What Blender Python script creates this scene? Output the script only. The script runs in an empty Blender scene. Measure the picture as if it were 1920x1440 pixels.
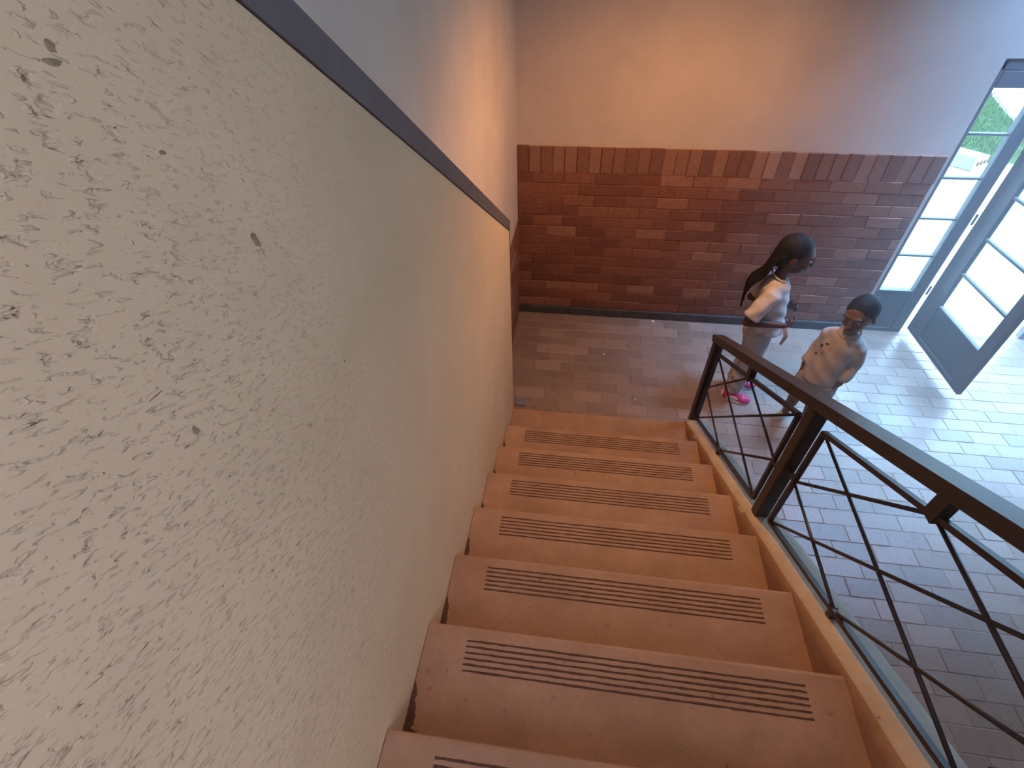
import bpy, bmesh, math, random
from mathutils import Vector, Matrix
random.seed(7)
SC = bpy.context.scene
COL = SC.collection
PI = math.pi

# ------------------------------------------------------------------ camera
FPX = 928.985
YAW, PITCH, ROLL = 0.147722, 0.753633, -0.024981
CAM = Vector((0.34323, -2.34516, 2.60469))
fw = Vector((-math.sin(YAW)*math.cos(PITCH), math.cos(YAW)*math.cos(PITCH), -math.sin(PITCH)))
rt = Vector((math.cos(YAW), math.sin(YAW), 0.0))
up = rt.cross(fw)
c_, s_ = math.cos(ROLL), math.sin(ROLL)
rt, up = c_*rt + s_*up, -s_*rt + c_*up
cd = bpy.data.cameras.new('camera')
cd.sensor_fit = 'HORIZONTAL'; cd.sensor_width = 36.0
cd.lens = FPX/1920.0*36.0
cd.clip_start = 0.02
cam = bpy.data.objects.new('camera', cd); COL.objects.link(cam)
m = Matrix.Identity(4)
for i in range(3):
    m[i][0] = rt[i]; m[i][1] = up[i]; m[i][2] = -fw[i]; m[i][3] = CAM[i]
cam.matrix_world = m
SC.camera = cam
def pix(P):                      # world point -> 1920x1440 picture coordinates (only used to rank pavers by size)
    d = Vector(P) - CAM
    z = d.dot(fw)
    if z < 0.05: return None
    return 960 + FPX*d.dot(rt)/z, 720 - FPX*d.dot(up)/z

# ------------------------------------------------------------------ world, daylight, exposure
SC.view_settings.view_transform = 'Standard'
SC.view_settings.look = 'None'
SC.view_settings.gamma = 1.0
SC.view_settings.use_curve_mapping = False
SC.view_settings.exposure = 0.0
SC.cycles.max_bounces = 8
w = bpy.data.worlds.new('sky'); SC.world = w; w.use_nodes = True
bg = w.node_tree.nodes['Background']
bg.inputs[0].default_value = (0.38, 0.64, 1.0, 1)
bg.inputs[1].default_value = 15.0

def area(name, loc, target, sx, sy, power, col, spread=180, portal=False):
    l = bpy.data.lights.new(name, 'AREA'); l.shape = 'RECTANGLE'; l.size = sx; l.size_y = sy
    l.energy = power; l.color = col; l.spread = math.radians(spread)
    l.cycles.is_portal = portal
    o = bpy.data.objects.new(name, l); COL.objects.link(o)
    o.location = loc
    o.rotation_euler = (Vector(target) - Vector(loc)).to_track_quat('-Z', 'Y').to_euler()
    return o
# unseen cool light added beside the landing to brighten the near wall
area('added_cool_light', (1.42, -3.45, 3.0), (0.0, -3.35, 2.85), 1.2, 1.3, 43, (0.66, 0.69, 1.0))
# unseen blue light added over the hall to tint floor and back wall
area('added_blue_light', (3.55, 0.93, 4.22), (3.55, 0.93, 0.0), 1.7, 0.8, 190, (0.24, 0.51, 1.0), spread=60)
# portal that guides the sky light through the doorway
area('doorway_portal', (4.3, 1.62, 0.98), (4.3, 0.0, 0.98), 3.2, 1.95, 1, (1, 1, 1), portal=True)
# warm lamp added out of view (the lamp itself is built below)
LAMP = Vector((1.02, 0.12, 2.82))

# ------------------------------------------------------------------ sizes
R, T, W = 0.158316, 0.30, 1.14292        # rise, tread, stair width
YB = 1.399                               # back wall
XL = -0.133                              # left wall (upper part)
SL = R/T
def nose(Y): return R - SL*Y             # height of the nosing line above the floor
CEIL = 4.3

# ------------------------------------------------------------------ material helpers
MATS = {}
def hexl(r, g, b):
    f = lambda c: (c/255/12.92) if c/255 <= 0.04045 else ((c/255+0.055)/1.055)**2.4
    return (f(r), f(g), f(b), 1)
class NT:
    def __init__(s, name, rough=0.6, spec=0.3, metallic=0.0):
        s.m = bpy.data.materials.new(name); s.m.use_nodes = True
        s.t = s.m.node_tree; s.b = s.t.nodes['Principled BSDF']
        s.b.inputs['Roughness'].default_value = rough
        s.b.inputs['Specular IOR Level'].default_value = spec
        s.b.inputs['Metallic'].default_value = metallic
        MATS[name] = s.m
        s.co = None
    def n(s, t, **kw):
        x = s.t.nodes.new(t)
        for k, v in kw.items():
            if k in x.inputs: x.inputs[k].default_value = v
            else: setattr(x, k, v)
        return x
    def l(s, a, b): s.t.links.new(a, b)
    def coord(s, scale=(1, 1, 1), which='Object', rot=(0, 0, 0)):
        tc = s.n('ShaderNodeTexCoord'); mp = s.n('ShaderNodeMapping')
        mp.inputs['Scale'].default_value = scale; mp.inputs['Rotation'].default_value = rot
        s.l(tc.outputs[which], mp.inputs['Vector']); return mp.outputs[0]
    def noise(s, vec, scale, detail=4, rough=0.6, dist=0.0):
        x = s.n('ShaderNodeTexNoise'); x.inputs['Scale'].default_value = scale
        x.inputs['Detail'].default_value = detail; x.inputs['Roughness'].default_value = rough
        x.inputs['Distortion'].default_value = dist
        s.l(vec, x.inputs['Vector']); return x.outputs['Fac']
    def ramp(s, fac, stops, interp='LINEAR'):
        x = s.n('ShaderNodeValToRGB'); x.color_ramp.interpolation = interp
        e = x.color_ramp.elements
        while len(e) < len(stops): e.new(0.5)
        for i, (p, c) in enumerate(stops):
            e[i].position = p; e[i].color = c if len(c) == 4 else (*c, 1)
        s.l(fac, x.inputs['Fac']); return x.outputs['Color']
    def mix(s, fac, a, b, blend='MIX'):
        x = s.n('ShaderNodeMix'); x.data_type = 'RGBA'; x.blend_type = blend
        for sock, v in ((x.inputs['Factor'], fac), (x.inputs['A'], a), (x.inputs['B'], b)):
            pass
        fs = [i for i in x.inputs if i.name == 'Factor' and i.type == 'VALUE'][0]
        A = [i for i in x.inputs if i.name == 'A' and i.type == 'RGBA'][0]
        B = [i for i in x.inputs if i.name == 'B' and i.type == 'RGBA'][0]
        for sock, v in ((fs, fac), (A, a), (B, b)):
            if hasattr(v, 'is_output'): s.l(v, sock)
            else: sock.default_value = v
        return [o for o in x.outputs if o.type == 'RGBA'][0]
    def base(s, c):
        if hasattr(c, 'is_output'): s.l(c, s.b.inputs['Base Color'])
        else: s.b.inputs['Base Color'].default_value = c
    def bump(s, h, strength=0.3, dist=0.01, prev=None):
        x = s.n('ShaderNodeBump'); x.inputs['Strength'].default_value = strength
        x.inputs['Distance'].default_value = dist
        s.l(h, x.inputs['Height'])
        if prev is not None: s.l(prev, x.inputs['Normal'])
        s.l(x.outputs[0], s.b.inputs['Normal']); return x.outputs[0]

def simple(name, col, rough=0.6, spec=0.3, metallic=0.0, var=0.0, vscale=20, bump=0.0, bscale=80):
    t = NT(name, rough, spec, metallic)
    if var > 0:
        v = t.coord()
        f = t.noise(v, vscale)
        lo = tuple(c*(1-var) for c in col[:3]); hi = tuple(min(1, c*(1+var)) for c in col[:3])
        t.base(t.ramp(f, [(0.3, lo), (0.7, hi)]))
    else: t.base((*col[:3], 1))
    if bump > 0:
        v = t.coord(); t.bump(t.noise(v, bscale), bump, 0.004)
    return t.m

# ------------------------------------------------------------------ materials
def mat_plaster(name, col, pits, scale=1.0):
    t = NT(name, 0.75, 0.25)
    v = t.coord()
    big = t.noise(v, 3.0, 3)
    lo = tuple(c*0.93 for c in col); hi = tuple(min(1, c*1.04) for c in col)
    base = t.ramp(big, [(0.35, lo), (0.7, hi)])
    if pits:
        # coarse scraped render: pits and ridges drawn out sideways
        rv = t.coord(rot=(0.486, 0, 0))
        def scaled(sc3):
            mp_ = t.n('ShaderNodeMapping'); mp_.inputs['Scale'].default_value = sc3; t.l(rv, mp_.inputs['Vector']); return mp_.outputs[0]
        vs = scaled((1, 24, 72))
        p = t.noise(vs, 1.7, 3, 0.55, 0.3)
        pit = t.ramp(p, [(0.25, (0, 0, 0)), (0.42, (1, 1, 1))])
        vs2 = scaled((1, 30, 90))
        p2 = t.noise(vs2, 2.2, 2, 0.5, 0.4)
        rid = t.ramp(p2, [(0.60, (0, 0, 0)), (0.72, (1, 1, 1))])
        pit_shade = t.mix(1.0, base, t.ramp(p, [(0.20, (0.62, 0.58, 0.54)), (0.29, (1, 1, 1))]), 'MULTIPLY')  # shade of the pits put into the colour, following the bump noise
        t.base(pit_shade)
        fine = t.noise(v, 260, 3)
        sx = t.n('ShaderNodeSeparateXYZ'); t.l(v, sx.inputs[0])
        mr = t.n('ShaderNodeMapRange'); t.l(sx.outputs['Y'], mr.inputs['Value'])
        for nm, val in (('From Min', -2.05), ('From Max', -1.35), ('To Min', 0.62), ('To Max', 0.08)): mr.inputs[nm].default_value = val
        n1 = t.bump(pit, 0.9, 0.0048)
        n2 = t.bump(rid, 0.7, 0.0036, n1)
        for nd in t.t.nodes:
            if nd.type == 'BUMP': t.l(mr.outputs[0], nd.inputs['Strength'])
        t.bump(fine, 0.25, 0.001, n2)
    else:
        t.base(base)
        fine = t.noise(v, 140, 4)
        t.bump(fine, 0.2, 0.0015)
    return t.m
mat_plaster('plaster_render', (0.66, 0.49, 0.29), True)
mat_plaster('plaster_smooth', (0.70, 0.58, 0.45), False)
mat_plaster('plaster_back', (0.60, 0.50, 0.43), False)
mat_plaster('plaster_plain', (0.60, 0.55, 0.48), False)

def mat_piece(name, stops, rough, spec, attr=False, vscale=45, bump=0.35, coat=0.0):
    t = NT(name, rough, spec)
    if attr:
        a = t.n('ShaderNodeAttribute'); a.attribute_name = 'piece'; fac = a.outputs['Fac']
    else:
        fac = t.n('ShaderNodeObjectInfo').outputs['Random']
    col = t.ramp(fac, stops)
    v = t.coord(which='Generated' if False else 'Object')
    g = t.n('ShaderNodeNewGeometry').outputs['Position']
    mp = t.n('ShaderNodeMapping'); t.l(g, mp.inputs['Vector'])
    f = t.noise(mp.outputs[0], vscale, 4)
    col = t.mix(0.55, col, t.ramp(f, [(0.3, (0.55, 0.5, 0.47)), (0.7, (1, 1, 1))]), 'MULTIPLY')
    t.base(col)
    t.bump(f, bump, 0.003)
    rr = t.ramp(t.noise(mp.outputs[0], 9, 3), [(0.3, (rough*0.7,)*3), (0.75, (min(1, rough*1.35),)*3)])
    t.l(rr, t.b.inputs['Roughness'])
    t.b.inputs['Coat Weight'].default_value = coat
    t.b.inputs['Coat Roughness'].default_value = 0.28
    return t.m
BR = [(0.0, (0.20, 0.078, 0.050)), (0.35, (0.25, 0.098, 0.060)), (0.7, (0.29, 0.120, 0.072)), (0.9, (0.33, 0.145, 0.090)), (1.0, (0.38, 0.185, 0.12))]
mat_piece('brick', BR, 0.7, 0.3)
mat_piece('soldier_brick', [(0.0, (0.22, 0.10, 0.07)), (0.6, (0.29, 0.14, 0.095)), (0.9, (0.34, 0.175, 0.12)), (1.0, (0.44, 0.26, 0.19))], 0.7, 0.3)
PV = [(0.0, (0.30, 0.225, 0.175)), (0.4, (0.35, 0.26, 0.20)), (0.75, (0.39, 0.29, 0.225)), (1.0, (0.44, 0.335, 0.27))]
mat_piece('paver', PV, 0.34, 0.6, vscale=60, bump=0.25, coat=1.0)
mat_piece('paver_bulk', PV, 0.34, 0.6, attr=True, vscale=60, bump=0.25, coat=1.0)
simple('mortar_brick', (0.235, 0.105, 0.068), 0.9, var=0.2)
simple('mortar_paver', (0.29, 0.215, 0.165), 0.5, 0.6, var=0.15)
simple('slate', (0.075, 0.07, 0.072), 0.6, var=0.25, vscale=12)
simple('cement_patch', (0.24, 0.245, 0.27), 0.7, var=0.15)

def mat_step():
    t = NT('step_concrete', 0.62, 0.3)
    v = t.coord()
    big = t.noise(v, 5, 5, 0.65)
    col = t.ramp(big, [(0.3, (0.35, 0.21, 0.13)), (0.55, (0.44, 0.27, 0.17)), (0.75, (0.52, 0.33, 0.215))])
    spots = t.noise(v, 34, 3, 0.5)
    col = t.mix(1.0, col, t.ramp(spots, [(0.22, (0.62, 0.55, 0.5)), (0.33, (1, 1, 1))]), 'MULTIPLY')
    grit = t.noise(v, 420, 2)
    col = t.mix(0.35, col, t.ramp(grit, [(0.3, (0.6, 0.55, 0.5)), (0.7, (1.15, 1.15, 1.15))]), 'MULTIPLY')
    t.base(col)
    n = t.bump(t.noise(v, 60, 4), 0.25, 0.003)
    t.bump(grit, 0.2, 0.001, n)
    return t.m
mat_step()
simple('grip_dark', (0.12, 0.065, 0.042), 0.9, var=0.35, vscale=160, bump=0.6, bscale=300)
def mat_curb():
    t = NT('curb_concrete', 0.6, 0.3)
    v = t.coord()
    col = t.ramp(t.noise(v, 7, 5, 0.65), [(0.3, (0.44, 0.36, 0.27)), (0.6, (0.60, 0.52, 0.41)), (0.8, (0.67, 0.60, 0.49))])
    col = t.mix(1.0, col, t.ramp(t.noise(v, 30, 2), [(0.25, (0.5, 0.45, 0.4)), (0.31, (1, 1, 1))]), 'MULTIPLY')
    t.base(col); t.bump(t.noise(v, 70, 4), 0.3, 0.003)
    return t.m
mat_curb()
simple('rail_paint', (0.040, 0.033, 0.033), 0.38, 0.5, var=0.2, vscale=30, bump=0.15, bscale=120)
simple('trim_dark', (0.12, 0.105, 0.10), 0.55, 0.3, var=0.15, vscale=14)
simple('door_paint', (0.16, 0.155, 0.16), 0.45, 0.4, var=0.1, vscale=10)
simple('door_panel', (0.13, 0.13, 0.14), 0.4, 0.45, var=0.1, vscale=8)
simple('metal_dull', (0.35, 0.34, 0.33), 0.35, 0.5, 0.9)
simple('mat_fibre', (0.075, 0.045, 0.03), 0.95, 0.1, var=0.4, vscale=220, bump=0.8, bscale=320)
simple('paper', (0.75, 0.72, 0.66), 0.8)
simple('chip_dark', (0.27, 0.20, 0.105), 0.8, var=0.3, vscale=90)
simple('plain_ceiling', (0.70, 0.66, 0.60), 0.8)
simple('apron_concrete', (0.62, 0.60, 0.57), 0.85, 0.2, var=0.1, vscale=2.5)
simple('block_clay', (0.50, 0.30, 0.19), 0.85, var=0.2, vscale=25)
simple('hole_shade', (0.05, 0.03, 0.02), 0.9)
simple('block_grey', (0.34, 0.31, 0.29), 0.9, var=0.2, vscale=10)
simple('grass_ground', (0.055, 0.085, 0.028), 0.95, 0.1, var=0.4, vscale=9)
simple('grass_blade', (0.07, 0.11, 0.03), 0.8, 0.2, var=0.3, vscale=3)
t = NT('pane_glass', 0.05, 0.5)
tr = t.n('ShaderNodeBsdfTransparent'); tr.inputs[0].default_value = (0.90, 0.97, 0.95, 1)
gl = t.n('ShaderNodeBsdfGlossy'); gl.inputs['Roughness'].default_value = 0.03
lw = t.n('ShaderNodeLayerWeight')
pw = t.n('ShaderNodeMath', operation='POWER'); pw.inputs[1].default_value = 4.0; t.l(lw.outputs['Facing'], pw.inputs[0])
fr = t.n('ShaderNodeMath', operation='MULTIPLY_ADD'); fr.inputs[1].default_value = 0.6; fr.inputs[2].default_value = 0.03; t.l(pw.outputs[0], fr.inputs[0])
mx = t.n('ShaderNodeMixShader')
t.l(fr.outputs[0], mx.inputs[0]); t.l(tr.outputs[0], mx.inputs[1]); t.l(gl.outputs[0], mx.inputs[2])
t.l(mx.outputs[0], t.t.nodes['Material Output'].inputs[0])
# people
simple('skin_girl', (0.105, 0.050, 0.034), 0.5, 0.35, var=0.08, vscale=25)
simple('skin_boy', (0.20, 0.105, 0.070), 0.5, 0.35, var=0.08, vscale=25)
simple('hair_black', (0.009, 0.009, 0.011), 0.6, 0.3, var=0.3, vscale=120, bump=0.6, bscale=260)
simple('shirt_white', (0.72, 0.66, 0.66), 0.85, 0.15, var=0.05, vscale=20, bump=0.3, bscale=26)
simple('trousers_grey', (0.46, 0.46, 0.50), 0.9, 0.1, var=0.08, vscale=22, bump=0.3, bscale=24)
simple('shirt_beige', (0.52, 0.46, 0.42), 0.88, 0.12, var=0.06, vscale=22, bump=0.3, bscale=24)
simple('shorts_grey', (0.42, 0.39, 0.38), 0.9, 0.1, var=0.07, vscale=22, bump=0.3, bscale=24)
simple('print_dark', (0.12, 0.11, 0.12), 0.9)
simple('print_pink', (0.55, 0.30, 0.27), 0.9)
simple('shoe_pink', (0.62, 0.05, 0.17), 0.5, 0.4, var=0.15, vscale=18)
simple('shoe_white', (0.75, 0.68, 0.68), 0.55, 0.35)
simple('shoe_mint', (0.50, 0.72, 0.68), 0.5, 0.4)
simple('eye_white', (0.45, 0.42, 0.40), 0.25, 0.5)
simple('eye_dark', (0.02, 0.014, 0.012), 0.15, 0.6)
simple('lip', (0.15, 0.055, 0.045), 0.45, 0.4)

# ------------------------------------------------------------------ mesh helpers
class MB:
    def __init__(s): s.v = []; s.f = []
    def quadbox(s, p8):
        b = len(s.v); s.v += [tuple(p) for p in p8]
        for q in ((0,3,2,1),(4,5,6,7),(0,1,5,4),(1,2,6,5),(2,3,7,6),(3,0,4,7)): s.f.append(tuple(b+i for i in q))
    def box(s, x0, x1, y0, y1, z0, z1):
        s.quadbox([(x0,y0,z0),(x1,y0,z0),(x1,y1,z0),(x0,y1,z0),(x0,y0,z1),(x1,y0,z1),(x1,y1,z1),(x0,y1,z1)])
        return s
    def chamfer(s, x0, x1, y0, y1, z0, z1, c):     # box with all edges chamfered (24 verts)
        bm = bmesh.new()
        bmesh.ops.create_cube(bm, size=1)
        for vv in bm.verts:
            vv.co = Vector(((x0+x1)/2 + vv.co.x*(x1-x0), (y0+y1)/2 + vv.co.y*(y1-y0), (z0+z1)/2 + vv.co.z*(z1-z0)))
        bmesh.ops.bevel(bm, geom=list(bm.edges), offset=c, segments=1, affect='EDGES')
        s.addbm(bm); return s
    def addbm(s, bm):
        b = len(s.v); bm.verts.index_update()
        s.v += [tuple(vv.co) for vv in bm.verts]
        s.f += [tuple(b+vv.index for vv in f.verts) for f in bm.faces]
        bm.free()
    def bar(s, p, q, w, h, upv=(0, 0, 1), c=0.0):  # rectangular bar from p to q
        p, q = Vector(p), Vector(q); d = (q-p).normalized()
        sd = d.cross(Vector(upv)).normalized(); u = sd.cross(d)
        P = []
        for a in (p, q):
            for (i, j) in ((-1,-1),(1,-1),(1,1),(-1,1)): P.append(a + sd*(i*w/2) + u*(j*h/2))
        b = len(s.v); s.v += [tuple(x) for x in P]
        for fq in ((3,2,1,0),(4,5,6,7),(0,1,5,4),(1,2,6,5),(2,3,7,6),(3,0,4,7)): s.f.append(tuple(b+i for i in fq))
        return s
    def tube(s, pts, rad, n=10, cap=True):         # tube through pts; rad: number or list, item may be (ra, rb)
        pts = [Vector(p) for p in pts]; b0 = len(s.v); k = len(pts)
        if not isinstance(rad, (list, tuple)): rad = [rad]*k
        ref = None
        for i, p in enumerate(pts):
            d = (pts[min(i+1, k-1)] - pts[max(i-1, 0)]).normalized()
            if ref is None:
                ref = Vector((0, 1, 0)) if abs(d.y) < 0.9 else Vector((1, 0, 0))
            a = (ref - d*ref.dot(d)).normalized(); bb = d.cross(a); ref = a
            ra, rb = rad[i] if isinstance(rad[i], (list, tuple)) else (rad[i], rad[i])
            for j in range(n):
                th = 2*PI*j/n
                s.v.append(tuple(p + a*(ra*math.cos(th)) + bb*(rb*math.sin(th))))
        for i in range(k-1):
            for j in range(n):
                s.f.append((b0+i*n+j, b0+i*n+(j+1) % n, b0+(i+1)*n+(j+1) % n, b0+(i+1)*n+j))
        if cap:
            s.f.append(tuple(b0+j for j in range(n-1, -1, -1)))
            s.f.append(tuple(b0+(k-1)*n+j for j in range(n)))
        return s
    def capsule(s, pts, rad, n=14, ext=None):                # tube with rounded ends
        pts = [Vector(p) for p in pts]
        if not isinstance(rad, (list, tuple)): rad = [rad]*len(pts)
        rad = [r if isinstance(r, (list, tuple)) else (r, r) for r in rad]
        def endc(p, d, r):
            o = []
            for a in (0.25, 0.55, 0.8, 0.95):
                o.append((p + d*((max(r) if ext is None else ext)*math.sin(a*PI/2)), tuple(x*max(0.05, math.cos(a*PI/2)) for x in r)))
            return o
        d0 = (pts[0]-pts[1]).normalized(); d1 = (pts[-1]-pts[-2]).normalized()
        A = list(reversed(endc(pts[0], d0, rad[0]))) + list(zip(pts, rad)) + endc(pts[-1], d1, rad[-1])
        return s.tube([a for a, _ in A], [r for _, r in A], n)
    def ell(s, c, r, rot=None, nu=16, nv=10):
        bm = bmesh.new(); bmesh.ops.create_uvsphere(bm, u_segments=nu, v_segments=nv, radius=1)
        M = Matrix.Translation(Vector(c)) @ (rot.to_4x4() if rot else Matrix.Identity(4)) @ Matrix.Diagonal((*r, 1))
        bm.transform(M); s.addbm(bm); return s
    def mesh(s, name, mat, smooth=False):
        me = bpy.data.meshes.new(name); me.from_pydata(s.v, [], s.f); me.validate()
        bm = bmesh.new(); bm.from_mesh(me); bmesh.ops.recalc_face_normals(bm, faces=bm.faces); bm.to_mesh(me); bm.free()
        if mat: me.materials.append(MATS[mat])
        if smooth:
            for p in me.polygons: p.use_smooth = True
        return me
    def build(s, name, mat, parent=None, smooth=False):
        return link(name, s.mesh(name, mat, smooth), parent)

def link(name, data, parent=None, loc=None, rot=None):
    o = bpy.data.objects.new(name, data); COL.objects.link(o)
    if parent: o.parent = parent
    if loc is not None: o.location = loc
    if rot is not None: o.rotation_euler = rot
    return o
def empty(name, loc=(0, 0, 0)):
    o = link(name, None, None, loc); o.empty_display_size = 0.1; return o
def tag(o, label, cat, group=None):
    o['label'] = label; o['category'] = cat
    if group: o['group'] = group
    return o
def struct(o, label=None):
    o['kind'] = 'structure'
    if label: o['label'] = label
    return o

# ================================================================== ROOM SHELL
# floor bed (recessed under the pavers)
floor = struct(MB().box(XL-0.2, 6.3, -5.4, YB+0.02, -0.2, -0.0025).build('floor', 'mortar_paver'), 'brown clay paver floor of the hall')
# pavers: 0.21 x 0.105 clay bricks, long side parallel to the nosings, staggered course by course
PW, PL, PJ = 0.214, 0.107, 0.0028
pm = MB().chamfer(-PW/2+PJ/2, PW/2-PJ/2, -PL/2+PJ/2, PL/2-PJ/2, -0.05, 0, 0.0025).mesh('paver', 'paver')
cand = []
y = -3.2; ci = 0
while y < YB - 0.02:
    x = XL + PW/2 - (PW/2 if ci % 2 else 0)
    while x < 6.0:
        if not (x - PW/2 < W + 0.10 and y < -0.02):
            cand.append((x, y))
        x += PW
    y += PL; ci += 1
def score(p):
    qs = [pix((p[0]+a*PW/2, p[1]+b*PL/2, 0)) for a, b in ((-1,-1),(1,-1),(1,1),(-1,1))]
    if any(q is None for q in qs): return 0
    if not any(0 < q[0] < 1920 and 0 < q[1] < 1440 for q in qs): return 0
    A = 0
    for i in range(4):
        a, b = qs[i], qs[(i+1) % 4]; A += a[0]*b[1]-a[1]*b[0]
    # hidden behind the flight of steps
    Y0 = p[1]; d = CAM - Vector((p[0], p[1], 0))
    for k in range(1, 60):
        q = Vector((p[0], p[1], 0)) + d*(k/60)
        if XL < q.x < W+0.14 and q.y < 0 and q.z < nose(q.y) - 0.02: return 0
    return abs(A)/2
cand = [(score(p), p) for p in cand]
cand.sort(key=lambda t_: -t_[0])
bulk = MB(); pieceval = []
def pz(): return random.uniform(-0.0014, 0.0010)
for i, (sc_, (px_, py_)) in enumerate(cand):
    py2 = min(py_, YB)                    # last row is cut at the wall
    if i < 298 and sc_ > 0:
        o = link('paver', pm, floor, (px_, py_, pz()), (random.uniform(-.006, .006), random.uniform(-.008, .008), random.uniform(-.01, .01)))
    else:
        n0 = len(bulk.f); z = pz()
        hx, hy = PW/2-PJ/2, PL/2-PJ/2; cc = 0.0025; y1 = min(py_+hy, YB-0.004)
        b = len(bulk.v)
        bulk.v += [(px_-hx, py_-hy, -.05), (px_+hx, py_-hy, -.05), (px_+hx, y1, -.05), (px_-hx, y1, -.05),
                   (px_-hx, py_-hy, z-cc), (px_+hx, py_-hy, z-cc), (px_+hx, y1, z-cc), (px_-hx, y1, z-cc),
                   (px_-hx+cc, py_-hy+cc, z), (px_+hx-cc, py_-hy+cc, z), (px_+hx-cc, y1-cc, z), (px_-hx+cc, y1-cc, z)]
        for q in ((0,1,5,4),(1,2,6,5),(2,3,7,6),(3,0,4,7),(4,5,9,8),(5,6,10,9),(6,7,11,10),(7,4,8,11),(8,9,10,11)):
            bulk.f.append(tuple(b+k for k in q))
        pieceval += [random.random()]*9
me = bpy.data.meshes.new('paver_field'); me.from_pydata(bulk.v, [], bulk.f); me.materials.append(MATS['paver_bulk'])
at = me.attributes.new('piece', 'FLOAT', 'FACE'); at.data.foreach_set('value', pieceval)
o = link('paver_field', me, floor); o['kind'] = 'stuff'

# back wall with the doorway (opening X 2.775 .. 4.33, up to 1.95)
DX0, DX1, DZ = 2.745, 5.82, 1.90
wb = MB()
TH = 0.22
wb.box(XL-0.25, DX0, YB, YB+TH, -0.2, CEIL)
wb.box(DX1, 6.3, YB, YB+TH, -0.2, CEIL)
wb.box(DX0, DX1, YB, YB+TH, DZ+0.06, CEIL)
wall_back = struct(wb.build('wall_back', 'plaster_back'), 'plastered wall above a brown brick dado, facing the stairs')
# brick dado: mortar bed proud of the plaster, bricks proud of the mortar
BT, BZ0 = 1.422, 0.07
MB().box(XL, DX0-0.03, YB-0.010, YB+0.01, BZ0, BT-0.004).build('mortar_bed', 'mortar_brick', wall_back)
BW, BH, BJ = 0.232, 0.0838, 0.006
SW, SH = 0.0865, 0.185
bmesh_ = MB().chamfer(-BW/2+BJ/2, BW/2-BJ/2, -0.010, 0.004, -BH/2+BJ/2, BH/2-BJ/2, 0.003).mesh('brick', 'brick')
hmesh_ = MB().chamfer(-BW/4+BJ/2, BW/4-BJ/2, -0.010, 0.004, -BH/2+BJ/2, BH/2-BJ/2, 0.003).mesh('half_brick', 'brick')
smesh_ = MB().chamfer(-SW/2+BJ/2, SW/2-BJ/2, -0.012, 0.004, -SH/2+BJ/2, SH/2-BJ/2, 0.003).mesh('soldier_brick', 'soldier_brick')
XE = DX0 - 0.03
def jit(a): return random.uniform(-a, a)
z = BZ0 + BH/2; row = 0
while z + BH/2 <= BT - SH + 0.01:
    xa = XL + (0 if row % 2 == 0 else -BW/2)
    while xa < XE - 0.02:
        a0, a1 = max(xa, XL), min(xa+BW, XE)
        if a1 - a0 > 0.9*BW: md = bmesh_
        elif a1 - a0 > 0.045: md = hmesh_
        else: md = None
        if md:
            ob = link('brick', md, wall_back, ((a0+a1)/2, YB-0.004+jit(.0025), z+jit(.0012)), (jit(.008), jit(.006), jit(.008)))
            if md is hmesh_: ob.scale.x = (a1-a0)/(BW/2)
        xa += BW
    z += BH; row += 1
xa = XL
while xa + SW/2 < XE:
    link('soldier_brick', smesh_, wall_back, (xa+SW/2, YB-0.005+jit(.004), BT-SH/2+jit(.003)), (jit(.012), jit(.01), jit(.008)))
    xa += SW
# skirting at the foot of the brick
struct(MB().chamfer(XL, XE, YB-0.034, YB-0.012, 0.0, BZ0+0.004, 0.004).build('baseboard_back', 'slate'), 'thin dark grey skirting at the foot of the brick dado')

# left wall (upper, recessed) and its short brick return beyond the end of the stair wall
wl = MB().box(XL-0.25, XL, -5.4, YB, -0.2, CEIL)
wall_left = struct(wl.build('wall_left', 'plaster_smooth'), 'smooth cream upper wall set back above the dark sloping trim')
z = BZ0 + BH/2; row = 0
MB().box(XL-0.005, XL+0.008, 0.0, YB-0.012, 0, 0.86).build('mortar_bed', 'mortar_brick', wall_left)
while z + BH/2 < 0.90:
    y = YB - 0.03 + (0 if row % 2 else -BW/2)
    while y > 0.20:
        link('brick', bmesh_, wall_left, (XL+0.006+jit(.001), y-BW/2, z), (0, 0, PI/2))
        y -= BW
    z += BH; row += 1

# stair wall: thicker lower part of the left wall with a dark sloping trim
CS, CZ = 0.619, 1.448
def capz(Y): return CZ - CS*Y
Y0, Y1 = -5.38, 0.0
d = MB()
d.quadbox([(XL, Y0, -0.2), (0, Y0, -0.2), (0, Y1, -0.2), (XL, Y1, -0.2),
           (XL, Y0, capz(Y0)), (0, Y0, capz(Y0)), (0, Y1, capz(Y1)), (XL, Y1, capz(Y1))])
wall_stair = struct(d.build('wall_stair', 'plaster_render'), 'rough cream rendered stair wall with scraped pits')
c = MB()
c.quadbox([(XL, Y0, capz(Y0)), (0.004, Y0, capz(Y0)), (0.004, Y1+0.004, capz(Y1)), (XL, Y1+0.004, capz(Y1)),
           (XL, Y0, capz(Y0)+.056), (0.004, Y0, capz(Y0)+.056), (0.004, Y1+0.004, capz(Y1)+.054), (XL, Y1+0.004, capz(Y1)+.054)])
struct(c.build('trim_1', 'trim_dark'), 'dark sloping trim capping the rough stair wall')
# thin dark angle on the free end of the stair wall
MB().box(-0.012, 0.003, -0.002, 0.004, 0.98, 1.45).build('end_bead', 'trim_dark', wall_stair)
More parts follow.
